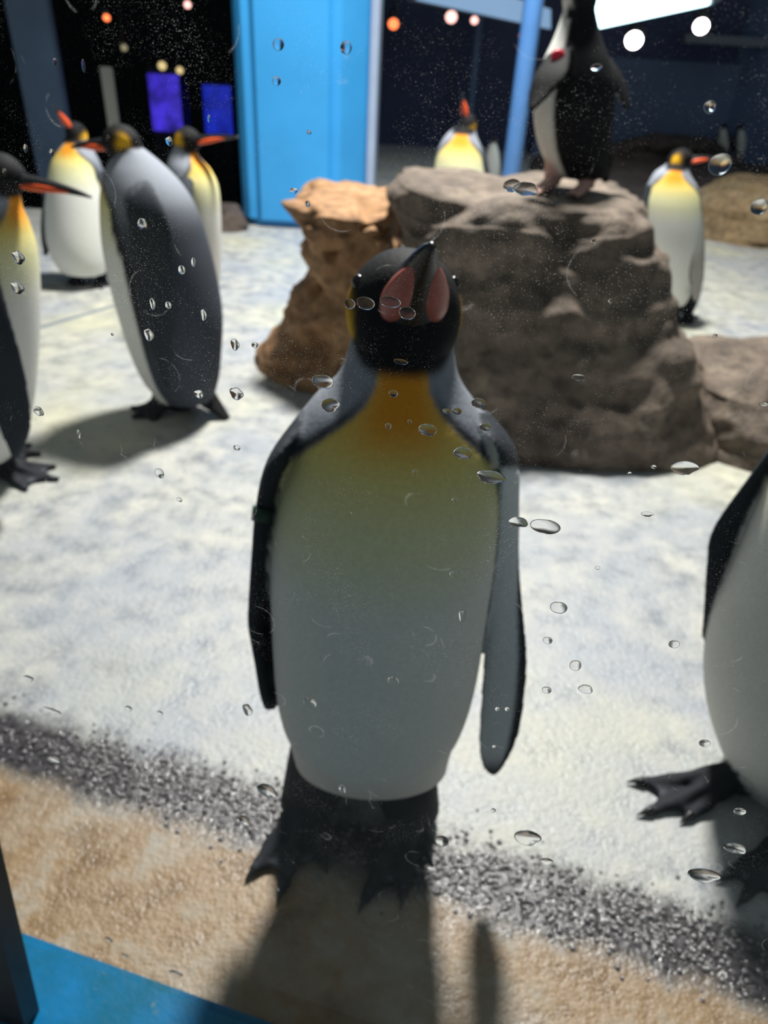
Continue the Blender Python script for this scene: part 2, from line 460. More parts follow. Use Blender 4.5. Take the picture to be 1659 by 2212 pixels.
def tube(name, p0, p1, r, mat, parent=None, n=24, r1=None):
    p0, p1 = Vector(p0), Vector(p1); d = (p1 - p0); q = d.to_track_quat('Z', 'Y'); rings = []
    for p, rr in ((p0, r * 0.85), (p0 + d.normalized() * r * 0.15, r), (p1 - d.normalized() * r * 0.15, r1 or r), (p1, (r1 or r) * 0.85)):
        rings.append(np.array([np.array(p + q @ Vector((rr * math.cos(2*math.pi*k/n), rr * math.sin(2*math.pi*k/n), 0))) for k in range(n)]))
    V, Fc = rings_mesh(rings); b = np.array(p0) if parent is None else np.array(parent.location)
    o = link(name, mesh_from(V - b, Fc), mat, parent)
    if parent is None: o.location = b
    return o
c = at(1119, 260, 4.6)
tag(tube('pole', (c[0], 4.6, 0), (c[0], 4.6, 3.4), 0.052, 'pole_blue'), 'slim light blue round pole rising behind the large boulder', 'pole')
c = at(1019, 200, 9.0)
tag(tube('pole', (c[0], 9.0, 0), (c[0], 9.0, 3.0), 0.045, 'slate_wall'), 'thin grey-blue pole standing close to the navy wall', 'pole')
tag(prism('wall_back', [(-0.9, 9.4), (3.55, 9.4), (3.55, 9.6), (-0.9, 9.6)], -0.2, 4.0, 'navy_wall'), kind='structure')
tag(prism('wall_right', [(3.55, 9.42), (5.8, 6.0), (6.0, 6.1), (3.75, 9.62)], -0.2, 4.0, 'slate_wall'), kind='structure')
# grey-blue lower cladding of the back wall on the right
xa, xb = X(1165, 230, 9.3), X(1628, 230, 9.3)
o = prism('wall_cladding', [(xa, 9.34), (xb, 9.34), (xb, 9.42), (xa, 9.42)], 0.0, at(1400, 128, 9.34)[2], 'slate_wall'); tag(o, kind='structure')
c0 = at(1480, 92, 9.1); c1 = at(1760, 92, 9.1)
o = prism('trim_2', [(c0[0], 9.1), (c1[0], 9.1), (c1[0], 9.25), (c0[0], 9.25)], c0[2], at(1480, 72, 9.1)[2], 'grey_paint'); tag(o, kind='structure')
# the unlit visitor hall on the left
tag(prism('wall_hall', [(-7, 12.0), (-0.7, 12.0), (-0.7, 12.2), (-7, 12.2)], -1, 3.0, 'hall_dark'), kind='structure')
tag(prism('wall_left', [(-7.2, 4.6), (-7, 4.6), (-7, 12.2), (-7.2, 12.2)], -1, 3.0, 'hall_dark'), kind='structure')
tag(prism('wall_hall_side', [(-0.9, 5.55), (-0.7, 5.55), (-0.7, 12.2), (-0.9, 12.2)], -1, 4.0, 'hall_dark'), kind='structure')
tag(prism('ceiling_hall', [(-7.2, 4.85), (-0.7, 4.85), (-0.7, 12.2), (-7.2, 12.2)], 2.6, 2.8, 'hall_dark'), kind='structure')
p0, p1 = at(34, 140, 6.0), at(124, 140, 6.0)
o = prism('slate_board', [(p0[0], 6.0), (p1[0], 6.0), (p1[0], 6.08), (p0[0], 6.08)], -0.9, 2.2, 'slate_panel', None, 0.01)
tag(o, 'tall dull slate-blue board in the unlit hall', 'board')
# lit tank windows in the hall
def screen(x0, x1, y0, y1, Y, mat, label):
    a, b = at(x0, y0, Y), at(x1, y1, Y); root = empty('tank_window', ((a[0]+b[0])/2, Y, -0.9)); tag(root, label, 'tank window', 'lit tank windows in the hall')
    w, h = b[0]-a[0], a[2]-b[2]; zc = (a[2]+b[2])/2 + 0.9
    me = bevel_box('pane', w, 0.03, h, 0.004); o = link('pane', me, mat, root, False); o.location = (0, -0.03, zc)
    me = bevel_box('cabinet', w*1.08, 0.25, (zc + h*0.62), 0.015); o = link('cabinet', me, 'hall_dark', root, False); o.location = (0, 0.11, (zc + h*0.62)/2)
screen(320, 398, 158, 285, 7.4, 'screen_violet', 'violet-blue lit tank window in the dark hall')
screen(438, 505, 182, 290, 7.9, 'screen_blue', 'deep blue lit tank window close to the pillar')
a = at(240, 235, 6.8); b = at(238, 145, 6.8)
tag(prism('sign_board', [(a[0]-0.05, 6.8), (a[0]+0.05, 6.8), (a[0]+0.05, 6.83), (a[0]-0.05, 6.83)], -0.9, b[2], 'white_paint', None, 0.008), 'narrow white upright sign standing in the dark hall', 'sign')

# lamps: short can with a glowing lens, hung on a rod
def lamp(px, py, Y, r, mat, label, flat=0.6, hang=True):
    c = at(px, py, Y); top = 2.7 if Y < 8.9 and px < 500 else 3.6
    root = empty('ceiling_lamp', c); tag(root, label, 'lamp', 'small lamps hanging far behind')
    d = Vector((-c[0], -c[1], H - c[2])).normalized(); d = (d + Vector((0, 0, -0.55))).normalized()
    C = Vector(c)
    tube('housing', C - d * (-0.005), C - d * 0.16, r * 1.12, 'lamp_housing', root, 20)
    me = bpy.data.meshes.new('lens'); bm = bmesh.new(); bmesh.ops.create_uvsphere(bm, u_segments=20, v_segments=10, radius=r)
    bmesh.ops.scale(bm, vec=(1, 1, flat), verts=bm.verts); bm.to_mesh(me); bm.free()
    o = link('lens', me, mat, root); o.rotation_euler = d.to_track_quat('Z', 'Y').to_euler(); o.location = d * 0.015
    tube('rod', C - d * 0.15, (c[0], c[1] + 0.05, top), 0.012, 'lamp_housing', root, 10)
lamp(1370, 85, 8.0, 0.075, 'lamp_white', 'bright white lamp nearer the black penguin under the lit panel')
lamp(1515, 55, 8.0, 0.065, 'lamp_white', 'bright white lamp over the grey rail')
lamp(850, 50, 8.6, 0.05, 'lamp_orange', 'glowing orange lamp beside the blue pillar')
lamp(975, 35, 8.6, 0.055, 'lamp_pink', 'pinkish lamp hanging below the pale blue beam')
lamp(1025, 42, 8.6, 0.035, 'lamp_pink', 'smaller pinkish lamp at the head of the thin pole')
lamp(1127, 75, 8.6, 0.025, 'lamp_orange', 'tiny orange lamp beside the light blue pole')
lamp(230, 36, 7.0, 0.026, 'lamp_orange', 'small orange lamp in the dark hall')
lamp(268, 101, 7.0, 0.026, 'lamp_dim', 'dim yellowish lamp in the dark hall above the sign')
lamp(405, 8, 7.0, 0.026, 'lamp_pink', 'faint pink lamp in the hall high beside the pillar')
lamp(350, 140, 7.2, 0.035, 'lamp_yellow', 'soft yellow lamp over the violet tank window')
lamp(388, 150, 7.2, 0.03, 'lamp_yellow', 'weaker yellow lamp over the edge of the violet tank window')
# hanging light panels
def panel(name, pts, thick, mat, label, cat):
    P = [np.array(p) for p in pts]; nrm = np.cross(P[1]-P[0], P[3]-P[0]); nrm /= np.linalg.norm(nrm)
    if nrm[1] < 0: nrm = -nrm
    root = empty(name, np.mean(P, axis=0)); tag(root, label, cat)
    for nm, a, b, m, g in (('diffuser', 0, thick*0.3, mat, 1.0), ('casing', thick*0.3, thick, 'grey_paint', 1.04)):
        c = np.mean(P, axis=0); Q = [c + (p-c)*g for p in P]
        V, Fc = rings_mesh([np.array([p + nrm*a for p in Q]), np.array([p + nrm*b for p in Q])])
        link(nm, mesh_from(V - c, Fc), m, root, False)
panel('light_panel', [at(1287, 63, 7.6), at(1525, 12, 6.2), at(1540, -150, 6.2), at(1262, -60, 7.6)], 0.1, 'panel_white', 'glaring white light panel hung behind the black penguin', 'light panel')
panel('light_beam', [at(905, 0, 7.0), at(1190, 62, 8.2), at(1190, 20, 8.2), at(905, -70, 7.0)], 0.1, 'panel_pale', 'pale blue slanting light beam over the navy wall', 'light panel')

# ------------------------------------------------------------------ penguins
W_ = (0.78, 0.78, 0.74); BACK = (0.060, 0.068, 0.085); SILV = (0.30, 0.32, 0.37); K_ = (0.010, 0.010, 0.012)
YEL = (0.78, 0.62, 0.16); ORA = (0.80, 0.30, 0.02); PALE = (0.76, 0.75, 0.46); FOOT = (0.026, 0.028, 0.034); WEB = (0.09, 0.10, 0.12); WING = (0.036, 0.042, 0.052)

def king_coat(th, zn, z):
    """coat colour by angle from the breast (rad) and height fraction"""
    a = abs(math.degrees(th))
    tb = 82 - 12 * smoothstep(0.6, 0.8, zn) - 44 * smoothstep(0.80, 0.94, zn)
    f = lerp(W_, PALE, smoothstep(0.63, 0.79, zn)); f = lerp(f, YEL, smoothstep(0.76, 0.89, zn))
    f = lerp(f, ORA, smoothstep(0.84, 0.91, zn) * (1 - 0.6 * smoothstep(10, 40, a)))
    b = lerp(BACK, SILV, smoothstep(0.72, 0.90, zn))
    c = lerp(f, b, smoothstep(tb - 1.5, tb + 1.5, a))
    ln = math.exp(-((a - tb - 5) / 5.0) ** 2) * (1 - smoothstep(0.88, 0.95, zn)) * smoothstep(0.25, 0.45, zn)
    c = lerp(c, K_, ln * 0.95)
    # black hood meets the neck; bright ear stripe runs down the side
    hz = 0.945 + 0.03 * smoothstep(30, 95, a)
    hood = smoothstep(hz - 0.008, hz + 0.01, zn) * (1 - smoothstep(110, 140, a))
    c = lerp(c, K_, hood)
    return c
def small_coat(th, zn, z):
    a = abs(math.degrees(th))
    return lerp(W_, K_, smoothstep(66, 72, a) if zn < 0.9 else smoothstep(48, 56, a))

class Builder:
    def __init__(self): self.V = []; self.F = []; self.C = []; self.n = 0
    def add(self, V, Fc, C):
        self.F += [tuple(i + self.n for i in f) for f in Fc]; self.V.append(V); self.C.append(C); self.n += len(V)

def make_body(b, voxel, base, smooth=4):
    V = np.concatenate(b.V); C = np.concatenate(b.C)
    me = mesh_from(V - base, b.F)
    o = bpy.data.objects.new('tmp', me); COL.objects.link(o)
    md = o.modifiers.new('r', 'REMESH'); md.mode = 'VOXEL'; md.voxel_size = voxel; md.adaptivity = 0
    dg = bpy.context.evaluated_depsgraph_get()
    out = bpy.data.meshes.new_from_object(o.evaluated_get(dg))
    bpy.data.objects.remove(o); bpy.data.meshes.remove(me)
    nv = len(out.vertices); P = np.empty(nv * 3); out.vertices.foreach_get('co', P); P = P.reshape(-1, 3)
    E_ = np.empty(len(out.edges) * 2, int); out.edges.foreach_get('vertices', E_); E_ = E_.reshape(-1, 2)
    cnt = np.bincount(E_.ravel(), minlength=nv).astype(float)[:, None]
    for it in range(smooth):
        S = np.zeros_like(P)
        for k in range(3):
            S[:, k] = np.bincount(E_[:, 0], P[E_[:, 1], k], nv) + np.bincount(E_[:, 1], P[E_[:, 0], k], nv)
        P += (0.5 if it % 2 == 0 else -0.48) * (S / cnt - P)
    out.vertices.foreach_set('co', P.ravel())
    kd = kdtree.KDTree(len(V))
    for i, v in enumerate(V - base): kd.insert(v, i)
    kd.balance()
    cols = np.ones((nv, 4))
    for i in range(nv):
        r = kd.find_n(P[i], 3); w = [1 / (x[2] + 1e-4) for x in r]; s = sum(w)
        cols[i, :3] = sum(C[x[1]] * (wi / s) for x, wi in zip(r, w))
    ca = out.color_attributes.new('coat', 'FLOAT_COLOR', 'POINT'); ca.data.foreach_set('color', cols.ravel())
    out.color_attributes.active_color = ca
    out.update(); return out

def penguin(name, label, group, base, Y, stations, face, head, bill, flippers, feet, voxel=0.006,
            coat=king_coat, depth_ratio=0.96, head_r=(0.041, 0.050, 0.043), bill_len=0.105, bill_w=0.018,
            plate='bill_plate_orange', extra=None, tail=None, bill_drop=None, bill_root=0.62, end=0.4, ear_at=-0.42, ear_y=(0.55, 0.8), kind='king', claws=False, neck=None, cat='penguin', nring=72, nlev=110):
    """stations: (left px, right px, y px[, Y offset]) top to bottom on the upright plane Y; face: heading of the breast (world xy)
       head: (px, py, Y); bill: direction; flippers: lists of (edge point, edge point); feet: (ankle, [toe tips]) ground points"""
    base = np.array(base, float); fx, fy = np.array(face, float) / np.linalg.norm(face)
    th0 = math.atan2(fy, fx); b = Builder()
    hc = np.array(at(*head)) if len(head) == 3 else np.array(head[:3])
    st = []
    for s in stations:
        yo = s[3] if len(s) > 3 else 0.0
        a, c = at(s[0], s[2], Y + yo), at(s[1], s[2], Y + yo)
        ctr = (a + c) / 2; rx = np.linalg.norm(c - a) / 2
        ratio = s[4] if len(s) > 4 else depth_ratio
        st.append((ctr[0], ctr[1], ctr[2], rx, rx * ratio))
    # neck runs on into the head
    t0 = st[0]; nk = neck or head_r[0] * 0.93
    if hc[2] - t0[2] > 0.05:
        st.insert(0, tuple(lerp(t0[:3], hc, 0.55)) + (lerp(t0[3], nk, 0.72), lerp(t0[4], nk, 0.72)))
    st.insert(0, (hc[0], hc[1], hc[2], nk * 0.9, nk * 0.9))
    q = np.linspace(0, 1, nlev); u = np.linspace(0, 1, len(st))
    u = np.concatenate([[0], np.cumsum([np.linalg.norm(np.array(st[i+1][:3]) - np.array(st[i][:3])) + 1e-4 for i in range(len(st)-1)])]); u /= u[-1]
    par = [pchip(u, [s[k] for s in st], q) for k in range(5)]
    rings = []; C = []
    zt = hc[2] - base[2]
    for i in range(nlev):
        cx, cy, cz, rx, ry = (p[i] for p in par); r = []
        zn = (cz - base[2]) / zt
        for k in range(nring):
            a = 2 * math.pi * k / nring
            r.append((cx + rx * math.cos(a), cy + ry * math.sin(a), cz))
            th = (a - th0 + math.pi) % (2 * math.pi) - math.pi
            C.append(coat(th, zn, cz))
        rings.append(np.array(r))
    # rounded belly end
    last = rings[-1]; cl = last.mean(axis=0); R_ = par[3][-1]
    for s, dz in ((0.9, 0.25), (0.7, 0.42), (0.4, 0.52), (0.15, 0.56)):
        rr = cl + (last - cl) * s; rr[:, 2] = cl[2] - dz * R_ * end; rings.append(rr)
        C += C[-nring:]
    V, Fc = rings_mesh(rings); C = np.array(C + [C[0], C[-1]]); b.add(V, Fc, C)
    # head
    d = np.array(bill, float); d /= np.linalg.norm(d); up = np.array([0, 0, 1.0])
    if abs(d[2]) > 0.96: up = np.array([-fx, -fy, 0.3])
    r_ = np.cross(d, up); r_ /= np.linalg.norm(r_); u_ = np.cross(r_, d)
    hv = []; hcol = []; nu, nv = 48, 32; hr = []
    for i in range(1, nv):
        ph = math.pi * i / nv; ring = []
        for k in range(nu):
            a = 2 * math.pi * k / nu
            x, y, z = math.cos(ph), math.sin(ph) * math.cos(a), math.sin(ph) * math.sin(a)   # along bill, side, up
            taper = 1 - 0.22 * max(0, x) ** 2
            p = hc + d * (x * head_r[1]) + r_ * (y * head_r[0] * taper) + u_ * (z * head_r[2] * taper)
            ring.append(p); c = np.array(K_)
            if kind == 'king':
                ear = math.exp(-((x - ear_at) / 0.30) ** 2 - ((z + 0.15) / 0.55) ** 2) * smoothstep(ear_y[0], ear_y[1], abs(y))
                c = lerp(c, (0.86, 0.47, 0.02), min(1, ear * 2.4))
            elif z < -0.2 and x > -0.9 and kind == 'chin':
                c = lerp(c, W_, smoothstep(-0.2, -0.4, z))
            hcol.append(c)
        hr.append(np.array(ring))
    V, Fc = rings_mesh(hr); b.add(V, Fc, np.array(hcol + [hcol[0], hcol[-1]]))
    bands = []
    # flippers
    for fl in flippers:
        L = [np.array(p[0]) for p in fl['pts']]; R2 = [np.array(p[1]) for p in fl['pts']]; m = 110
        uu = np.linspace(0, 1, len(L)); qq = np.linspace(0, 1, m)
        A = np.stack([pchip(uu, [p[k] for p in L], qq) for k in range(3)], 1); B_ = np.stack([pchip(uu, [p[k] for p in R2], qq) for k in range(3)], 1)
        rg = []; cc = []; n2 = 36; th = fl.get('thick', 0.011)
        for i in range(m):
            mid = (A[i] + B_[i]) / 2; half = (B_[i] - A[i]) / 2; j0, j1 = max(0, i-1), min(m-1, i+1)
            tan = (A[j1] + B_[j1] - A[j0] - B_[j0]); nr = np.cross(half, tan); nr /= (np.linalg.norm(nr) + 1e-9)
            inn = np.array(fl['inner'], float)
            if nr.dot(inn) < 0: nr = -nr                      # nr points to the body side
            tt = th * (1 - 0.45 * qq[i]); ring = []
            for k in range(n2):
                a = 2 * math.pi * k / n2
                ring.append(mid + half * math.cos(a) + nr * tt * math.sin(a))
                c = np.array(fl.get('outer', WING))
                if math.sin(a) > 0.05 and not fl.get('dark'):
                    wv = fl.get('under', (0.55, 0.57, 0.60)); ed = smoothstep(0.62, 0.5, fl.get('edge', 1) * math.cos(a)) * smoothstep(0.93, 0.80, qq[i])
                    c = lerp(c, wv, ed)
                cc.append(c)
            rg.append(np.array(ring))
        V, Fc = rings_mesh(rg); b.add(V, Fc, np.array(cc + [cc[0], cc[-1]]))
        if 'band' in fl:
            i = int(fl['band'] * (m - 1)); R_b = []
            for j, s in ((i-2, 1.0), (i-2, 1.14), (i+2, 1.14), (i+2, 1.0)):
                mid = rg[j].mean(axis=0); half = (B_[j] - A[j]) / 2; nn = rg[j][n2//4] - mid
                R_b.append(np.array([mid + half * math.cos(a) * s + nn * math.sin(a) * s * 1.1 for a in np.linspace(0, 2*math.pi, n2, endpoint=False)]))
            bands.append(rings_mesh(R_b))
    # legs and feet: each toe a tapering ridge, webs between
    claws_at = []
    for ft in feet:
        an = np.array(ft['ankle'], float); col = np.array(ft.get('col', FOOT)); rl = ft.get('r', 0.024)
        hip = np.array(ft['hip'], float); rg = []
        for t_ in np.linspace(0, 1, 10):
            p = lerp(hip, an + np.array([0, 0, rl * 0.6]), t_); rr = rl * (1.35 - 0.35 * t_)
            rg.append(np.array([p + np.array([rr*math.cos(a), rr*math.sin(a), 0]) for a in np.linspace(0, 2*math.pi, 24, endpoint=False)]))
        V, Fc = rings_mesh(rg); b.add(V, Fc, np.repeat(col[None], len(V), 0))
        tips = [np.array(t_, float) for t_ in ft['toes']]; kr = ft.get('toe_r', 0.0125)
        for tp in tips:
            dv_ = tp - an; ln = np.linalg.norm(dv_); dn = dv_ / ln; sd = np.array([-dn[1], dn[0], 0]); rg = []
            for t_ in np.linspace(-0.08, 1, 22):
                w = kr * (1.25 - 0.55 * t_) * (1 + 0.16 * math.cos(t_ * 19)) * (1 if t_ < 0.93 else 0.62)
                hgt = (rl * 0.9 * (1 - max(0, t_)) ** 2 + kr * 0.85 * (1 - 0.35 * max(0, t_)))
                p = an + dv_ * t_; p[2] = base[2] + ft.get('z', 0) + hgt
                rg.append(np.array([p + sd * w * math.cos(a) + np.array([0, 0, hgt * math.sin(a)]) for a in np.linspace(0, 2*math.pi, 16, endpoint=False)]))
            V, Fc = rings_mesh(rg); b.add(V, Fc, np.repeat(col[None], len(V), 0)); claws_at.append((tp, dn, kr))
        for t1, t2 in zip(tips[:-1], tips[1:]):              # web
            lo, hi = [], []
            w_ = [an, lerp(an, t1, 0.55), lerp(an, t1, 0.93), lerp(an, (t1+t2)/2, 0.80), lerp(an, t2, 0.93), lerp(an, t2, 0.55)]
            zb = base[2] + ft.get('z', 0)
            ar = sum(w_[k][0]*w_[(k+1) % 6][1] - w_[(k+1) % 6][0]*w_[k][1] for k in range(6))
            if ar < 0: w_ = w_[::-1]
            V = np.array([np.array([p[0], p[1], zb + 0.001]) for p in w_] + [np.array([p[0], p[1], zb + 0.014]) for p in w_])
            n6 = len(w_); Fc = [tuple(range(n6))[::-1], tuple(range(n6, 2*n6))] + [(k, (k+1) % n6, n6+(k+1) % n6, n6+k) for k in range(n6)]
            b.add(V, Fc, np.repeat(np.array(ft.get('web', WEB if kind == 'king' else col * 1.3))[None], len(V), 0))
    if tail:
        A_, Bt, wd = np.array(tail[0]), np.array(tail[1]), tail[2]; sd = np.cross(Bt - A_, (0, 0, 1)); sd /= np.linalg.norm(sd); rg = []
        for t_ in np.linspace(0, 1, 16):
            p = lerp(A_, Bt, t_); w = wd * (1 - 0.7 * t_)
            rg.append(np.array([p + sd * w * math.cos(a) + np.array([0, 0, 1]) * (0.028 * (1 - t_) + 0.007) * math.sin(a) for a in np.linspace(0, 2*math.pi, 20, endpoint=False)]))
        V, Fc = rings_mesh(rg); b.add(V, Fc, np.repeat(np.array(K_)[None], len(V), 0))
    root = empty(name, base); tag(root, label, cat, group)
    me = make_body(b, voxel, base); link('body', me, 'plumage', root)
    for V, Fc in bands:
        link('flipper_band', mesh_from(V - base, Fc), 'band_green', root)['label'] = 'dark green flipper band'
    # bill with side plates
    bl, bw = bill_len, bill_w; s0 = head_r[1] * bill_root; bd = head_r[2] * 0.12 if bill_drop is None else bill_drop; rg = []
    for t_ in np.linspace(0, 1, 26):
        w = bw * (1 - t_) ** 0.85 + 0.0022; hu = bw * 0.85 * (1 - t_) ** 0.8 + 0.0024
        p = hc + d * (s0 + bl * t_) - u_ * (0.010 * t_ ** 3 + bd)
        rg.append(np.array([p + r_ * w * math.cos(a) + u_ * hu * math.sin(a) for a in np.linspace(0, 2*math.pi, 20, endpoint=False)]))
    V, Fc = rings_mesh(rg); bo = link('bill', mesh_from(V - base, Fc), 'bill_black', root)
    if plate:
        for sgn in (-1, 1):
            rg = []
            for t_ in np.linspace(0.02, 0.74, 20):
                w = bw * (1 - t_) ** 0.85 + 0.0022; hu = bw * 0.85 * (1 - t_) ** 0.8 + 0.0024
                e = max(0.0, math.sin(math.pi * (t_ - 0.02) / 0.72)) ** 0.5
                p = hc + d * (s0 + bl * t_) - u_ * (0.010 * t_ ** 3 + bd + hu * 0.42) + r_ * sgn * w * 0.68
                rg.append(np.array([p + (r_ * sgn * 0.75 - u_ * 0.65) * (w * 0.52 * e + 0.0004) * math.cos(a) + (r_ * sgn * 0.65 + u_ * 0.75) * (hu * 0.66 * e + 0.0004) * math.sin(a) for a in np.linspace(0, 2*math.pi, 16, endpoint=False)]))
            V, Fc = rings_mesh(rg); pl = link('bill_plate', mesh_from(V - base, Fc), plate, bo)
    for sgn in (-1, 1):
        me = bpy.data.meshes.new('eye'); bm = bmesh.new(); bmesh.ops.create_uvsphere(bm, u_segments=16, v_segments=10, radius=0.0065); bm.to_mesh(me); bm.free()
        o = link('eye', me, 'eye_dark', root)
        p = hc + d * head_r[1] * 0.38 + r_ * sgn * head_r[0] * 0.80 + u_ * head_r[2] * 0.28
        o.location = p - base
    if claws:
        for tp, dn, kr in claws_at:
            rg = []
            for t_ in np.linspace(0, 1, 8):
                p = tp + dn * (0.026 * t_ - 0.010); p[2] = base[2] + 0.010 - 0.006 * t_ ** 2; rr = 0.0062 * (1 - t_) + 0.0008
                sd = np.array([-dn[1], dn[0], 0])
                rg.append(np.array([p + sd * rr * math.cos(a) + np.array([0, 0, rr * math.sin(a)]) for a in np.linspace(0, 2*math.pi, 10, endpoint=False)]))
            V, Fc = rings_mesh(rg); link('claw', mesh_from(V - base, Fc), 'claw_black', root)
    return root, dict(hc=hc, d=d, r=r_, u=u_)

def g(x, y, z=0.0): return ground(x, y, z)
def fl(pts, inner, **kw):
    return dict(pts=[(at(*a), at(*b_)) for a, b_ in pts], inner=inner, **kw)

# main bird, breast to the glass, bill lifted
Y0 = 0.655
an_l, an_r = g(668, 1752), g(885, 1765)
feet0 = [dict(ankle=an_l, hip=an_l + np.array([0.036, 0.01, 0.17]), toes=[g(545, 1890), g(606, 1935), g(700, 1868)], r=0.044, toe_r=0.0145),
         dict(ankle=an_r, hip=an_r + np.array([-0.036, 0.01, 0.17]), toes=[g(785, 1955), g(868, 1945), g(925, 1850)], r=0.044, toe_r=0.0145)]
penguin('king_penguin', 'king penguin facing the glass with its bill raised, standing on the brown wet floor', 'king penguins',
        (0.0, 0.68, 0), Y0,
        [(742, 988, 792), (722, 1003, 828), (672, 1038, 878), (630, 1068, 940), (606, 1082, 1010), (594, 1078, 1090), (588, 1070, 1170), (587, 1060, 1250), (590, 1048, 1330),
         (594, 1036, 1410), (600, 1020, 1480), (610, 1002, 1530), (622, 986, 1562, 0, 0.90), (629, 977, 1595, 0, 0.80), (635, 970, 1625, 0, 0.68), (640, 965, 1650, 0, 0.55)],
        (0.05, -1), (873, 674, 0.655), (0.10, -0.67, 0.74),
        [fl([((668, 900, 0.64), (676, 900, 0.69)), ((592, 1000, 0.58), (612, 1000, 0.72)), ((560, 1100, 0.60), (604, 1100, 0.70)), ((549, 1200, 0.61), (598, 1200, 0.70)), ((540, 1310, 0.62), (594, 1310, 0.70)),
             ((540, 1360, 0.62), (594, 1360, 0.70)), ((553, 1430, 0.62), (592, 1430, 0.69)), ((566, 1500, 0.62), (590, 1500, 0.67)), ((579, 1533, 0.63), (588, 1533, 0.65))], (1, 0, 0), dark=True, thick=0.012, outer=WING, band=0.27),
         fl([((1030, 900, 0.64), (1040, 900, 0.69)), ((1075, 980, 0.60), (1104, 980, 0.70)), ((1078, 1100, 0.62), (1113, 1100, 0.68)), ((1072, 1200, 0.64), (1117, 1200, 0.67)), ((1056, 1310, 0.655), (1129, 1310, 0.665)),
             ((1045, 1420, 0.66), (1139, 1420, 0.655)), ((1038, 1520, 0.66), (1132, 1520, 0.65)), ((1034, 1600, 0.655), (1116, 1600, 0.645)), ((1042, 1652, 0.65), (1090, 1652, 0.645)), ((1062, 1670, 0.65), (1074, 1670, 0.645))],
            (-0.3, -1, 0.3), thick=0.011, outer=WING, under=(0.70, 0.73, 0.76), edge=1)],
        feet0, voxel=0.0034, head_r=(0.0535, 0.059, 0.058), bill_len=0.106, bill_w=0.028, bill_drop=0.013, bill_root=0.50, plate='bill_plate_pink', claws=True, nring=128, nlev=240, neck=0.044, end=0.16, ear_at=-0.12, ear_y=(0.88, 0.95),
        tail=((0.0, 0.68, 0.16), (0.0, 0.78, 0.02), 0.11))
# ---- king on the right, cut by the frame
Y5 = 0.80
an5 = g(1585, 1700)
penguin('king_penguin', 'king penguin with one webbed foot thrust sideways on the pale floor, belly in shade', 'king penguins',
        (0.72, 0.74, 0), Y5,
        [(1745, 1920, 880), (1712, 1975, 960), (1665, 1995, 1080), (1622, 1985, 1180), (1580, 1965, 1280), (1545, 1935, 1370), (1525, 1905, 1460), (1530, 1870, 1550), (1556, 1835, 1630), (1592, 1800, 1700), (1640, 1760, 1750)],
        (-0.62, -0.78), (1800, 700, Y5), (-0.5, -0.8, 0.1),
        [fl([((1700, 930, 0.84), (1720, 930, 0.92)), ((1622, 1030, 0.84), (1700, 1020, 0.90)), ((1540, 1145, 0.84), (1640, 1140, 0.88)), ((1527, 1220, 0.84), (1600, 1220, 0.87)), ((1522, 1310, 0.84), (1560, 1310, 0.86)), ((1519, 1378, 0.84), (1530, 1378, 0.85))],
            (1, 0.3, 0), dark=True, thick=0.011, outer=WING)],
        [dict(ankle=an5, hip=an5 + np.array([0.05, 0, 0.13]), toes=[g(1372, 1694), g(1392, 1760), g(1480, 1772)], r=0.034, toe_r=0.0125),
         dict(ankle=g(1700, 1830), hip=g(1700, 1830) + np.array([0.03, 0.06, 0.15]), toes=[g(1560, 1900), g(1600, 1950), g(1680, 1960)], r=0.034, toe_r=0.0125)],
        voxel=0.0042, claws=True, nring=110, nlev=180)
# ---- dark-backed king on the left
Y2 = 2.03
a2 = g(345, 897)
penguin('king_penguin', 'king penguin turning its dark slate back, bill held level', 'king penguins',
        (-0.62, 2.03, 0), Y2,
        [(243, 322, 330), (232, 362, 365), (224, 393, 400), (221, 418, 440), (226, 446, 520), (241, 466, 600), (262, 478, 680), (287, 476, 760), (312, 471, 815), (340, 462, 852)],
        (-1.0, 0.24), (262, 308, 2.03), (-1.0, 0.05, -0.03),
        [fl([((285, 385, 1.99), (312, 385, 1.98)), ((272, 430, 1.93), (345, 430, 1.92)), ((284, 500, 1.90), (372, 500, 1.89)), ((291, 620, 1.89), (376, 620, 1.88)), ((316, 730, 1.89), (372, 730, 1.88)), ((345, 805, 1.90), (370, 805, 1.89)), ((360, 838, 1.91), (367, 838, 1.90))],
            (0, 1, 0), dark=True, thick=0.012, outer=WING)],
        [dict(ankle=a2, hip=a2 + np.array([0.03, 0.02, 0.1]), toes=[g(282, 885), g(285, 905), g(330, 912)], r=0.03),
         dict(ankle=g(410, 880), hip=g(410, 880) + np.array([0.0, 0.02, 0.1]), toes=[g(345, 866), g(348, 884), g(385, 890)], r=0.03)],
        voxel=0.005, tail=(at(440, 850, 2.04), g(494, 906), 0.045))
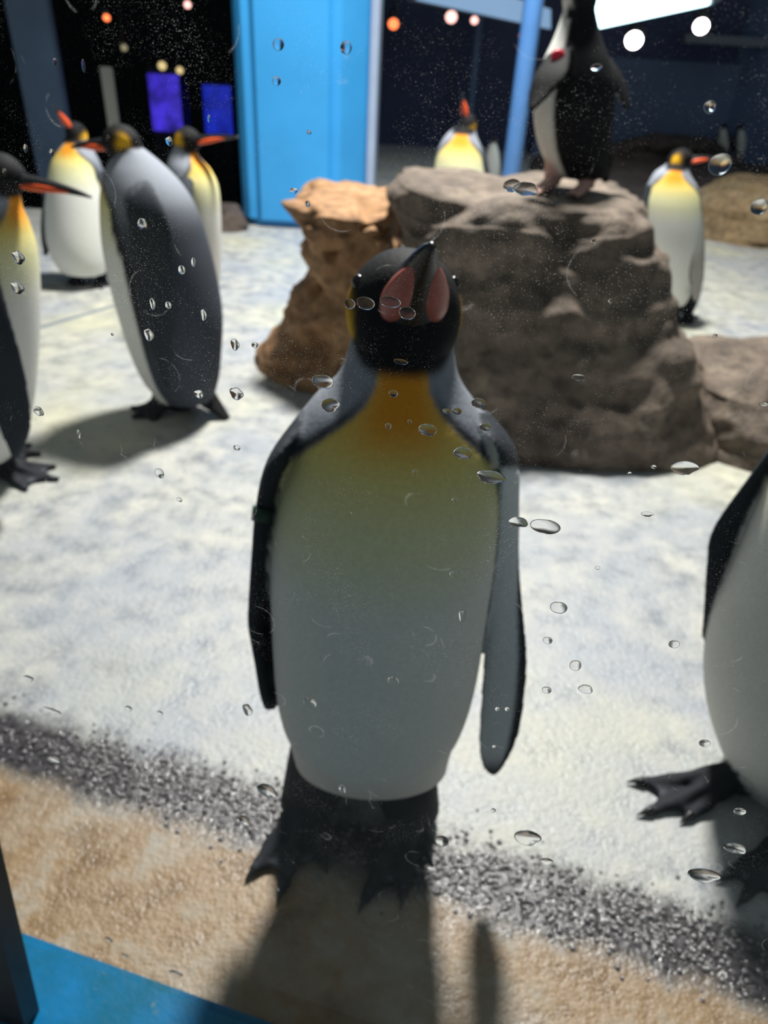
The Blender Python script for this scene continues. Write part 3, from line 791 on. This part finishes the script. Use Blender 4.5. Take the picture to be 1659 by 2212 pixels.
# ---- king at the left edge
Y1 = 1.60
a1 = g(-10, 1020)
penguin('king_penguin', 'king penguin whose long orange-based bill points across the white-fronted bird behind it', 'king penguins',
        (-1.06, 1.62, 0), Y1,
        [(-80, 42, 445), (-118, 56, 485), (-152, 70, 540), (-168, 76, 620), (-172, 76, 700), (-170, 72, 780), (-160, 66, 850), (-135, 52, 930), (-100, 25, 980)],
        (0.98, -0.1), (5, 378, 1.60), (1.0, 0.0, -0.10),
        [fl([((-10, 560, 1.50), (-80, 560, 1.50)), ((12, 650, 1.48), (-85, 650, 1.47)), ((40, 750, 1.46), (-60, 750, 1.46)), ((62, 850, 1.46), (-30, 850, 1.46)), ((66, 930, 1.46), (0, 930, 1.46)), ((40, 990, 1.47), (28, 990, 1.47))],
            (0, 1, 0), dark=True, thick=0.012, outer=WING)],
        [dict(ankle=a1, hip=a1 + np.array([-0.03, 0.0, 0.12]), toes=[g(122, 1012), g(128, 1040), g(60, 1062)], r=0.03),
         dict(ankle=g(-30, 985), hip=g(-30, 985) + np.array([-0.03, 0.0, 0.12]), toes=[g(70, 965), g(90, 985), g(60, 1000)], r=0.03)],
        voxel=0.005, bill_len=0.15, bill_w=0.017)
# ---- pale-bellied king behind, bill up
Y3 = 3.3
penguin('king_penguin', 'king penguin showing its white front, orange bill lifted, behind the dark-backed bird', 'king penguins',
        (-1.38, 3.3, 0), Y3,
        [(125, 200, 325), (113, 215, 355), (107, 228, 400), (104, 236, 460), (106, 240, 515), (116, 240, 552), (132, 236, 580)],
        (-0.15, -1), (165, 288, 3.3), (-0.30, -0.5, 0.85),
        [fl([((112, 370, 3.28), (124, 370, 3.36)), ((95, 430, 3.26), (112, 430, 3.34)), ((88, 500, 3.26), (108, 500, 3.32)), ((95, 552, 3.27), (103, 552, 3.30))], (1, 0, 0), dark=True, thick=0.014, outer=WING),
         fl([((216, 370, 3.28), (228, 370, 3.36)), ((230, 430, 3.26), (246, 430, 3.34)), ((234, 500, 3.26), (250, 500, 3.32)), ((240, 552, 3.27), (246, 552, 3.30))], (-1, 0, 0), dark=True, thick=0.014, outer=WING)],
        [dict(ankle=g(168, 604), hip=g(168, 604) + np.array([0, 0, 0.1]), toes=[g(148, 618), g(162, 622), g(180, 618)], r=0.03),
         dict(ankle=g(222, 606), hip=g(222, 606) + np.array([0, 0, 0.1]), toes=[g(205, 622), g(220, 626), g(236, 620)], r=0.03)],
        voxel=0.0065)
# ---- king facing right behind the dark back
Y4 = 2.75
penguin('king_penguin', 'king penguin with head turned toward the blue pillar, pale bill reaching over it', 'king penguins',
        (-0.86, 2.75, 0), Y4,
        [(368, 428, 335), (362, 452, 362), (362, 470, 400), (368, 476, 460), (378, 477, 530), (386, 474, 600), (396, 466, 660), (410, 450, 690)],
        (0.9, -0.42), (405, 303, 2.75), (1.0, -0.15, 0.20),
        [fl([((410, 372, 2.72), (392, 372, 2.72)), ((418, 405, 2.65), (380, 405, 2.65)), ((420, 450, 2.62), (376, 450, 2.62)), ((420, 540, 2.62), (384, 540, 2.62)), ((412, 620, 2.64), (402, 620, 2.64))], (0, 1, 0), dark=True, thick=0.013)],
        [dict(ankle=g(420, 718), hip=g(420, 718) + np.array([0, 0, 0.1]), toes=[g(452, 716), g(456, 728), g(436, 736)], r=0.03)],
        voxel=0.0065, bill_len=0.155, bill_w=0.017)
# ---- king behind the boulder, bill up
Y6 = 3.7
c6 = at(992, 420, Y6)
penguin('king_penguin', 'king penguin with bill raised high, rising behind the notch between the boulders', 'king penguins',
        (c6[0] - 0.02, Y6, 0), Y6,
        [(966, 1030, 290), (950, 1040, 315), (940, 1046, 345), (934, 1050, 390), (932, 1052, 440), (934, 1050, 490), (944, 1040, 530), (956, 1028, 550)],
        (-0.1, -1), (1010, 268, 3.7), (-0.25, -0.25, 0.95),
        [fl([((1036, 320, 3.68), (1044, 320, 3.76)), ((1046, 380, 3.66), (1056, 380, 3.74)), ((1050, 450, 3.66), (1060, 450, 3.72)), ((1050, 500, 3.68), (1055, 500, 3.70))], (-1, 0, 0), dark=True, thick=0.014)],
        [dict(ankle=g(975, 560), hip=g(975, 560) + np.array([0, 0, 0.1]), toes=[g(960, 570), g(972, 574), g(984, 570)], r=0.03),
         dict(ankle=g(1010, 560), hip=g(1010, 560) + np.array([0, 0, 0.1]), toes=[g(996, 572), g(1010, 575), g(1024, 570)], r=0.03)],
        voxel=0.007)
# ---- king right of the boulder
Y7 = 3.25
penguin('king_penguin', 'king penguin with orange bill pointing aside, beside the right flank of the large boulder', 'king penguins',
        (1.30, 3.25, 0), Y7,
        [(1415, 1492, 375), (1400, 1508, 405), (1393, 1514, 445), (1397, 1514, 510), (1410, 1506, 570), (1428, 1494, 625), (1442, 1480, 655)],
        (-0.22, -1.0), (1470, 345, 3.25), (0.95, -0.25, 0.22),
        [fl([((1496, 420, 3.20), (1510, 420, 3.28)), ((1500, 500, 3.17), (1520, 500, 3.24)), ((1492, 590, 3.16), (1520, 590, 3.22)), ((1496, 640, 3.17), (1512, 640, 3.20)), ((1500, 652, 3.18), (1507, 652, 3.19))], (-0.4, -1, 0), dark=False, thick=0.014, under=(0.45, 0.42, 0.38)),
         fl([((1408, 400, 3.22), (1400, 400, 3.32)), ((1396, 450, 3.22), (1390, 450, 3.30)), ((1392, 530, 3.22), (1388, 530, 3.28)), ((1398, 580, 3.23), (1396, 580, 3.26))], (1, 0, 0), dark=True, thick=0.014)],
        [dict(ankle=g(1452, 688), hip=g(1452, 688) + np.array([0, 0, 0.1]), toes=[g(1440, 702), g(1456, 706), g(1470, 700)], r=0.03),
         dict(ankle=g(1480, 684), hip=g(1480, 684) + np.array([0, 0, 0.1]), toes=[g(1478, 700), g(1492, 702), g(1502, 694)], r=0.03)],
        voxel=0.006)
# ---- the black penguin on the boulder
Y8 = 2.28; zt = 0.668
PINK = (0.70, 0.42, 0.36)
r8, h8 = penguin('black_penguin', 'small black penguin with white belly standing on top of the large boulder', None,
        (at(1240, 388, Y8)[0], Y8, zt), Y8,
        [(1212, 1290, 40), (1196, 1302, 85), (1176, 1318, 130), (1160, 1328, 180), (1152, 1326, 240), (1158, 1320, 300), (1172, 1316, 342), (1190, 1312, 372)],
        (-0.92, 0.30), (1252, -5, Y8), (-0.5, 0.2, 0.85),
        [fl([((1235, 105, 2.21), (1180, 122, 2.22)), ((1226, 160, 2.14), (1152, 166, 2.18)), ((1190, 203, 2.12), (1142, 202, 2.16)), ((1150, 240, 2.11), (1140, 234, 2.14))], (0, 1, 0), dark=True, thick=0.012, outer=(0.006, 0.006, 0.007)),
         fl([((1296, 130, 2.30), (1312, 125, 2.38)), ((1318, 165, 2.28), (1340, 160, 2.36)), ((1335, 205, 2.28), (1356, 200, 2.34)), ((1350, 238, 2.28), (1358, 236, 2.32))], (-1, -0.3, -0.3), thick=0.012, outer=(0.006, 0.006, 0.007), under=(0.5, 0.5, 0.5))],
        [dict(ankle=np.append(at(1195, 380, 2.26)[:2], zt), hip=at(1200, 340, 2.26), toes=[np.append(at(1150, 384, 2.22)[:2], zt), np.append(at(1148, 386, 2.17)[:2], zt), np.append(at(1165, 386, 2.14)[:2], zt)], r=0.022, toe_r=0.010, col=PINK),
         dict(ankle=np.append(at(1270, 384, 2.24)[:2], zt), hip=at(1270, 340, 2.26), toes=[np.append(at(1235, 386, 2.22)[:2], zt), np.append(at(1235, 388, 2.17)[:2], zt), np.append(at(1252, 388, 2.14)[:2], zt)], r=0.022, toe_r=0.010, col=PINK)],
        voxel=0.005, coat=small_coat, kind='chin', head_r=(0.042, 0.05, 0.044), bill_len=0.05, bill_w=0.011, plate=None, tail=(at(1300, 345, 2.28), at(1308, 392, 2.3), 0.04))
# red flipper band
c = at(1205, 122, 2.185)
me = bpy.data.meshes.new('flipper_band'); bm = bmesh.new(); bmesh.ops.create_uvsphere(bm, u_segments=20, v_segments=12, radius=0.018)
bmesh.ops.scale(bm, vec=(1, 0.35, 0.9), verts=bm.verts); bm.to_mesh(me); bm.free()
o = link('flipper_band', me, 'band_red', r8); o.location = c - np.array(r8.location); o['label'] = 'red flipper band'
# ---- small far penguins
def tiny(px, ytop, ybot, zs, face, label, dx=0, wf=0.14):
    b0 = ground(px, ybot, zs); Y = b0[1]; w = (ybot - ytop) * wf; ph = ytop + (ybot - ytop) * 0.10
    hh = (at(px, ytop, Y)[2] - b0[2])
    penguin('small_penguin', label, 'small penguins far behind', b0, Y,
            [(px - w*0.75, px + w*0.75, ytop + (ybot-ytop)*0.28), (px - w, px + w, ytop + (ybot-ytop)*0.42), (px - w*1.15, px + w*1.15, ytop + (ybot-ytop)*0.62), (px - w*1.05, px + w*1.05, ytop + (ybot-ytop)*0.80), (px - w*0.7, px + w*0.7, ytop + (ybot-ytop)*0.92)],
            face, (px + dx, ph + 3, Y), (face[0], face[1], 0.1),
            [fl([((px + s*w*0.95, ytop+(ybot-ytop)*0.35, Y-0.02), (px + s*w*1.0, ytop+(ybot-ytop)*0.35, Y+0.05)), ((px + s*w*1.35, ytop+(ybot-ytop)*0.55, Y-0.02), (px + s*w*1.4, ytop+(ybot-ytop)*0.55, Y+0.04)), ((px + s*w*1.35, ytop+(ybot-ytop)*0.75, Y), (px + s*w*1.4, ytop+(ybot-ytop)*0.75, Y+0.02))], (-s, 0, 0), dark=True, thick=0.016) for s in (-1, 1)],
            [dict(ankle=np.array([b0[0] + s*0.035, Y - 0.01, b0[2]]), hip=np.array([b0[0] + s*0.035, Y, b0[2] + hh*0.15]), toes=[np.array([b0[0] + s*0.035 + k*0.02, Y - 0.07, b0[2]]) for k in (-1, 0, 1)], r=0.016, toe_r=0.009, col=PINK) for s in (-1, 1)],
            voxel=0.008, coat=small_coat, kind='small', head_r=(hh*0.085, hh*0.10, hh*0.09), bill_len=0.045, bill_w=0.010, plate=None, nring=48, nlev=60)
tiny(1066, 290, 395, 0.0, (-0.3, -1), 'small white-fronted penguin behind the raised-bill king and the pole')
tiny(1563, 262, 342, 0.088, (-0.6, -0.8), 'small penguin on the dark shelf, nearer the mound')
tiny(1600, 264, 344, 0.088, (0.2, -1), 'small penguin on the dark shelf above the tan rock')
tiny(1662, 268, 348, 0.088, (-0.4, -1), 'small penguin on the dark shelf standing apart from the other two')

# ------------------------------------------------------------------ water drops on the pane
def water_material():
    t = NT('water'); t.n.remove(t.b)
    gls = t.add('ShaderNodeBsdfGlass'); gls.inputs['IOR'].default_value = 1.33; gls.inputs['Roughness'].default_value = 0.0
    n = t.noise(300, 2, 0.5, t.coord()); bp = t.add('ShaderNodeBump'); bp.inputs['Strength'].default_value = 0.05
    t.link(n, bp.inputs['Height']); t.link(bp.outputs[0], gls.inputs['Normal'])
    t.link(gls.outputs[0], t.out.inputs['Surface']); MAT['water'] = t.m
water_material()
def drop_mesh(seed, lump, flat):
    """unit drop: x along the glass, z up, y away from the glass"""
    rnd = random.Random(seed); n = 40; rings = []
    ph = [rnd.uniform(0, 6.28) for _ in range(4)]; am = [lump * rnd.uniform(0.3, 1) / (k + 1) for k in range(4)]
    rad = [1 + sum(am[k] * math.sin((k + 2) * a + ph[k]) for k in range(4)) for a in np.linspace(0, 2*math.pi, n, endpoint=False)]
    for s, h in ((0.9, 0.0), (1.0, 0.03), (0.99, 0.10), (0.93, 0.25), (0.80, 0.45), (0.62, 0.65), (0.42, 0.83), (0.2, 0.96), (0.05, 1.0)):
        rings.append(np.array([(rad[k] * s * math.cos(2*math.pi*k/n), h * flat, rad[k] * s * math.sin(2*math.pi*k/n) - (0.10 * h)) for k in range(n)]))
    V, Fc = rings_mesh(rings); me = mesh_from(V, Fc, 'water_drop'); me.materials.append(MAT['water'])
    me.polygons.foreach_set('use_smooth', [True] * len(me.polygons))
    bm = bmesh.new(); bm.from_mesh(me); bmesh.ops.recalc_face_normals(bm, faces=bm.faces); bm.to_mesh(me); bm.free()
    return me
DROPS = [drop_mesh(s, l, f) for s, l, f in ((1, 0.05, 0.26), (2, 0.12, 0.22), (3, 0.2, 0.24), (4, 0.16, 0.30), (5, 0.08, 0.50), (6, 0.15, 0.36), (7, 0.06, 0.11))]
spots = [(1555,355,45,45,0),(1105,400,36,26,1),(1135,408,48,32,2),(1640,446,34,34,0),(1533,231,26,24,4),(1288,146,24,14,1),(1478,1010,56,30,1),
 (1060,1030,58,30,3),(1120,1127,36,25,2),(1178,1137,64,32,0),(714,875,42,30,1),(698,824,50,30,0),(850,850,20,15,0),(924,928,40,26,0),(1000,978,36,30,2),(965,888,18,12,0),(987,888,22,16,0),
 (1033,870,30,22,0),(1048,922,26,18,0),(839,920,14,14,0),(843,652,46,24,6),(880,676,36,28,6),(866,781,30,12,6),(756,656,24,22,6),(790,655,40,28,6),(635,412,19,12,1),(665,440,12,12,4),
 (598,175,20,18,0),(748,103,26,26,0),(602,96,26,24,0),(668,286,10,10,3),(308,483,21,26,2),(393,583,18,20,0),(418,566,11,19,1),(330,656,13,26,3),(364,659,16,16,0),(322,723,23,28,3),(440,680,14,26,3),
 (508,744,19,26,3),(551,745,16,13,1),(511,850,30,28,3),(430,851,24,18,5),(512,967,16,12,0),(171,937,9,19,1),(345,1022,22,22,0),(388,1079,14,10,0),(40,556,30,30,3),(38,621,32,28,3),(56,320,12,16,1),(112,329,12,14,1),
 (181,142,9,24,1),(120,134,11,15,0),(366,305,18,18,5),(452,256,7,15,1),(84,888,22,24,2),(243,722,7,7,0),(1000,1330,18,26,3),(1183,1383,20,16,0),(1243,1437,24,24,0),(1207,1312,36,26,0),(1265,1488,26,22,2),(1181,1490,20,15,0),
 (1291,1226,10,8,0),(1398,1110,26,11,1),(1522,1605,23,17,0),(1598,1752,25,17,0),(1588,1832,40,26,2),(1520,1890,64,30,1),(1139,1809,56,30,1),(955,1816,29,22,0),(577,1707,40,30,2),(535,1533,22,26,3),(62,1465,26,14,1),
 (113,1535,40,14,3),(278,1530,18,12,1),(346,1540,15,10,1),(528,1772,21,22,2),(120,1640,26,14,0),(1181,1860,26,14,1),(670,1517,32,20,0),(1456,1391,22,18,0),(980,1240,18,12,0),(1545,725,9,8,0),(1360,1022,8,7,0),(1412,1008,13,9,4),
 (380,2103,34,12,1),(1075,1531,11,10,0),(1096,1531,11,10,0),(1281,522,12,12,5),(740,1704,18,16,4),(1068,1612,9,8,0),(1066,1750,10,9,0),(235,2030,20,12,1),(270,2064,16,9,1),(897,1020,12,14,0),(982,1080,12,10,0),(758,1108,6,6,4),
 (850,1470,26,18,0),(1250,815,28,14,0),(885,910,9,9,0),(1648,873,20,9,3),(600,1920,7,7,4),(1318,650,9,9,5)]
ang = math.atan2(GD[1], GD[0])
for (x, y, w, h, k) in spots:
    p = on_glass(x, y); sc = depth(p) / F
    el = abs(ray(x, y)[2]) / np.linalg.norm(ray(x, y)); fs = max(0.45, math.sqrt(1 - el * el))
    o = bpy.data.objects.new('water_drop', DROPS[k]); COL.objects.link(o)
    rw, rh = w * sc / 2, h * sc / 2 / fs
    o.scale = (rw, min(rw, rh) * 1.0, rh); o.rotation_euler = (0, 0, ang); o.location = p - GN * 0.0002
    size = 'large' if max(w, h) > 32 else 'small'
    shape = ('flattened oblong' if w > 1.5 * h else 'tall narrow' if h > 1.25 * w else 'ragged-edged' if k in (2, 3, 5) else 'round')
    tag(o, size + ' ' + shape + ' water drop clinging to the viewing glass', 'water drop', size + ' ' + shape + ' water drops on the glass')
# shallow joint across the floor behind the left-hand birds
j0, j1 = g(60, 716), g(290, 648); jd = (j1 - j0) / np.linalg.norm(j1 - j0); js = np.array([-jd[1], jd[0], 0]) * 0.011
jp = [j0 - jd*0.8 - js, j1 + js*0.2 - js, j1 + js, j0 - jd*0.8 + js]
V, Fc = rings_mesh([np.array([p + np.array([0, 0, -0.004]) for p in jp]), np.array([p + np.array([0, 0, 0.0025]) for p in jp])])
tag(link('trim_3', mesh_from(V, Fc), 'grey_paint', smooth=False), kind='structure')

# wet grit lying in the drain band
def grit():
    t = NT('wet_grit'); n = t.noise(400, 2, 0.5, t.coord())
    t.base(t.ramp(n, [(0.35, s2l((60, 58, 60))), (0.6, s2l((140, 136, 138)))])).set(Roughness=0.16); t.b.inputs['Specular IOR Level'].default_value = 1.0
    bm = bmesh.new(); bmesh.ops.create_icosphere(bm, subdivisions=2, radius=1); bm.verts.ensure_lookup_table()
    V0 = np.array([v.co[:] for v in bm.verts]); F0 = np.array([[v.index for v in f.verts] for f in bm.faces]); bm.free()
    rnd = np.random.default_rng(5); Vs, Fs = [], []; n = 0; k = 0
    while k < 1500:
        u = rnd.uniform(-0.35, 1.35); d = 0.285 + rnd.normal() * 0.030
        p = KA + GD * u + GN * d
        if noise.noise(Vector((p[0] * 5, p[1] * 5, 0.3))) < -0.15 + rnd.uniform(-0.2, 0.2): continue
        r = rnd.uniform(0.0016, 0.0042); sc = np.array([1, 1, 0.7]) * r
        Vs.append(V0 * sc + np.array([p[0], p[1], r * 0.35])); Fs.append(F0 + n); n += len(V0); k += 1
    me = mesh_from(np.concatenate(Vs), [tuple(map(int, f)) for f in np.concatenate(Fs)])
    tag(link('wet_grit', me, t.m), 'dark wet grit glistening in a band along the floor', 'grit', kind='stuff')
grit()
